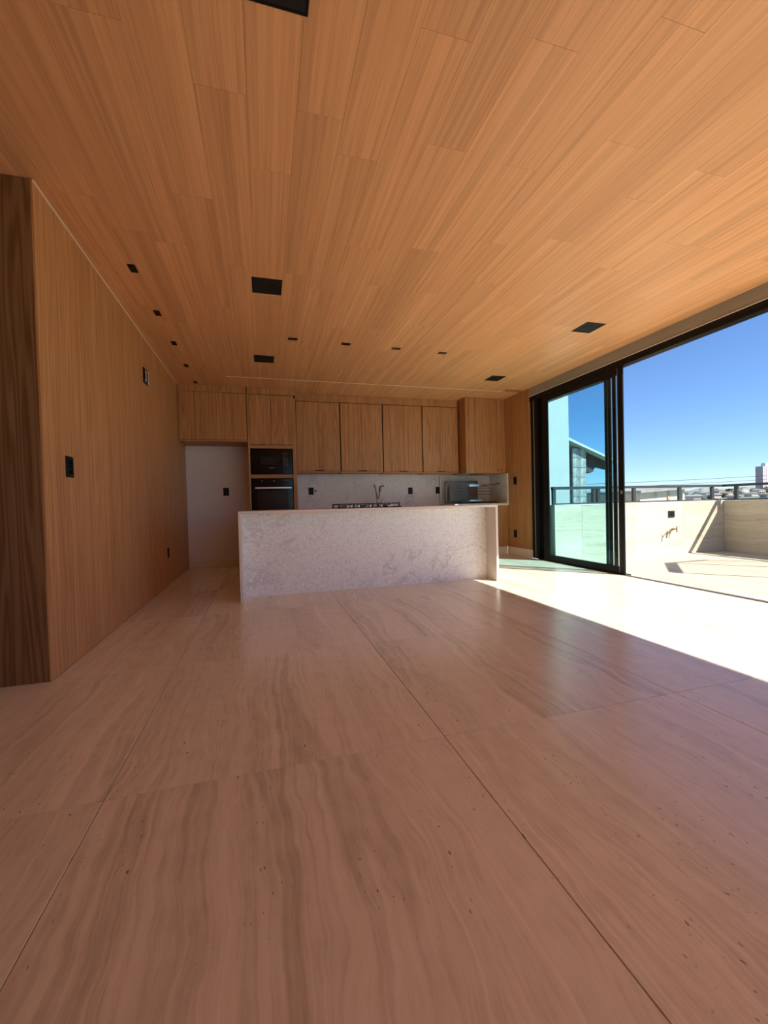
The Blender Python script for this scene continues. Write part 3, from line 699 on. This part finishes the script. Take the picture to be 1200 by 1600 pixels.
# the town on the slope: houses and trees, each one its own thing, placed where the railing glass shows them
rr = random.Random(11)
WC = [plaster('house_white', (.52, .53, .55), .9, 1, .1), plaster('house_tan', (.40, .35, .30), .9, 1, .1), plaster('house_grey', (.38, .39, .42), .9, 1, .1), plaster('house_rose', (.48, .38, .36), .9, 1, .1)]
RC = [plaster('roof_clay', (.25, .19, .16), .9, 2, .2), plaster('roof_grey', (.28, .28, .30), .9, 2, .2)]
M_win = mat('dark_window', (.03, .04, .05), .2)
def far_house(pxl, dist, w_, h_, ztop, ci, lab):
    x, y = world_at(pxl, dist)
    t = thing('house', lab, 'house', (x, y, -12), 'small far houses on the slope beyond the railing')
    zt = ztop; 
    wb_ = obj('wall', B(x-w_/2, x+w_/2, y, y+w_*.8, -12, zt), WC[ci], t)
    obj('roof', prism(bmesh.new(), [(x-w_/2-.3, zt), (x+w_/2+.3, zt), (x, zt+h_)], 1, y-.3, y+w_*.8+.3), RC[ci % 2], t)
    for k in range(3):
        xx = x-w_/2+(k+.5)*w_/3
        obj('window', B(xx-w_*.07, xx+w_*.07, y-.06, y, zt-1.9, zt-.8), M_win, wb_)
def far_tree(pxl, dist, r_, ztop, lab):
    x, y = world_at(pxl, dist)
    t = thing('tree', lab, 'tree', (x, y, -12), 'dark green trees on the slope beyond the railing')
    b = bmesh.new()
    for k in range(7):
        s = r_*rr.uniform(.45, .8); q = bmesh.ops.create_icosphere(b, subdivisions=2, radius=s)
        for v in q['verts']: v.co *= rr.uniform(.86, 1.14)
        bmesh.ops.translate(b, verts=q['verts'], vec=(x+rr.uniform(-.7, .7)*r_, y+rr.uniform(-.6, .6)*r_, ztop-s-rr.uniform(0, .9)*r_))
    obj('crown', b, M_leaf, t)
    obj('trunk', cyl(bmesh.new(), (x, y, -12), (x, y, ztop-r_), r_*.12, 7), M_dwood, t)
town = [(982, 'h', 773, 12), (1070, 't', 771, 14), (1076, 'h', 770, 15), (1090, 'h', 776, 16), (1087, 't', 770, 18), (1100, 'h', 769, 13), (1104, 't', 775, 15), (1110, 'h', 771, 14), (1117, 't', 766, 16),
        (1122, 'h', 774, 15), (1129, 'h', 768, 13), (1134, 't', 772, 14), (1141, 'h', 771, 13), (1148, 't', 765, 20), (1153, 'h', 776, 14), (1160, 't', 769, 17), (1166, 'h', 764, 14), (1173, 't', 764, 20),
        (1180, 'h', 772, 14), (1186, 't', 770, 15), (1192, 'h', 767, 13), (1198, 't', 762, 20), (1205, 'h', 773, 14), (976, 't', 770, 12), (1212, 't', 766, 16), (1095, 't', 766, 12), (1140, 't', 763, 18), (1157, 'h', 768, 10)]
order = sorted(range(len(town)), key=lambda i: -town[i][2]+(i*7 % 5)*.2)      # lower tops stand nearer
for n_, i in enumerate(order):
    p, kd, yt, wpx = town[i]; D = 62+n_*13
    zt = .93+(780-.02548*(p-980)-yt+.5)*D/F; wm = wpx*D/F
    if kd == 'h': far_house(p, D, min(wm, 9), min(wm, 9)*.16, zt-.1*wm, i % 4, 'small distant house among trees on the slope seen through the railing')
    else: far_tree(p, D, min(wm*.5, 5.2), zt, 'dark round tree on the slope seen through the railing glass')
# tower block on the horizon
tz = thing('tower_block', 'slim grey high-rise tower standing on the horizon at the right edge', 'building', (478, 300, -12))
M_tg = mat('tower_grey', (.42, .44, .50), .7); M_tl = mat('tower_light', (.66, .66, .68), .7); M_tp = mat('tower_rose', (.48, .36, .38), .7)
tx0, tzt = 475.5, 29.8
obj('body', B(tx0, tx0+13.5, 300, 306, -12, tzt-.8), M_tg, tz)
for i, (a, b_, m_) in enumerate(((0, 2.2, M_tg), (2.6, 4.8, M_tp), (5.6, 7.6, M_tl), (8.6, 10.8, M_tp), (11.2, 13.5, M_tl))): obj('facade_band', B(tx0+a, tx0+b_, 299.5, 300, -12, tzt-1.0), m_, tz)
obj('side_face', B(tx0-.3, tx0, 300, 306, -12, tzt-1.0), M_tp, tz)
obj('roof_block', B(tx0+6, tx0+13, 301, 305, tzt-.8, tzt+2.6), M_tl, tz)
# power lines
for i, (za, zb_) in enumerate(((1.80, 2.50), (1.56, 2.25))):
    n = 14; pts = []
    for k in range(n+1):
        t_ = k/n; pts.append((15+23*t_, 20, za-.17+(zb_-za)*t_+.35*(t_-.5)**2))
    o = obj('power_line', tube(bmesh.new(), pts, .011, 5), M_blackm)
    tag(o, ['upper thin power line crossing the sky above the railing', 'lower thin power line crossing the sky above the railing'][i], 'wire', 'power lines')
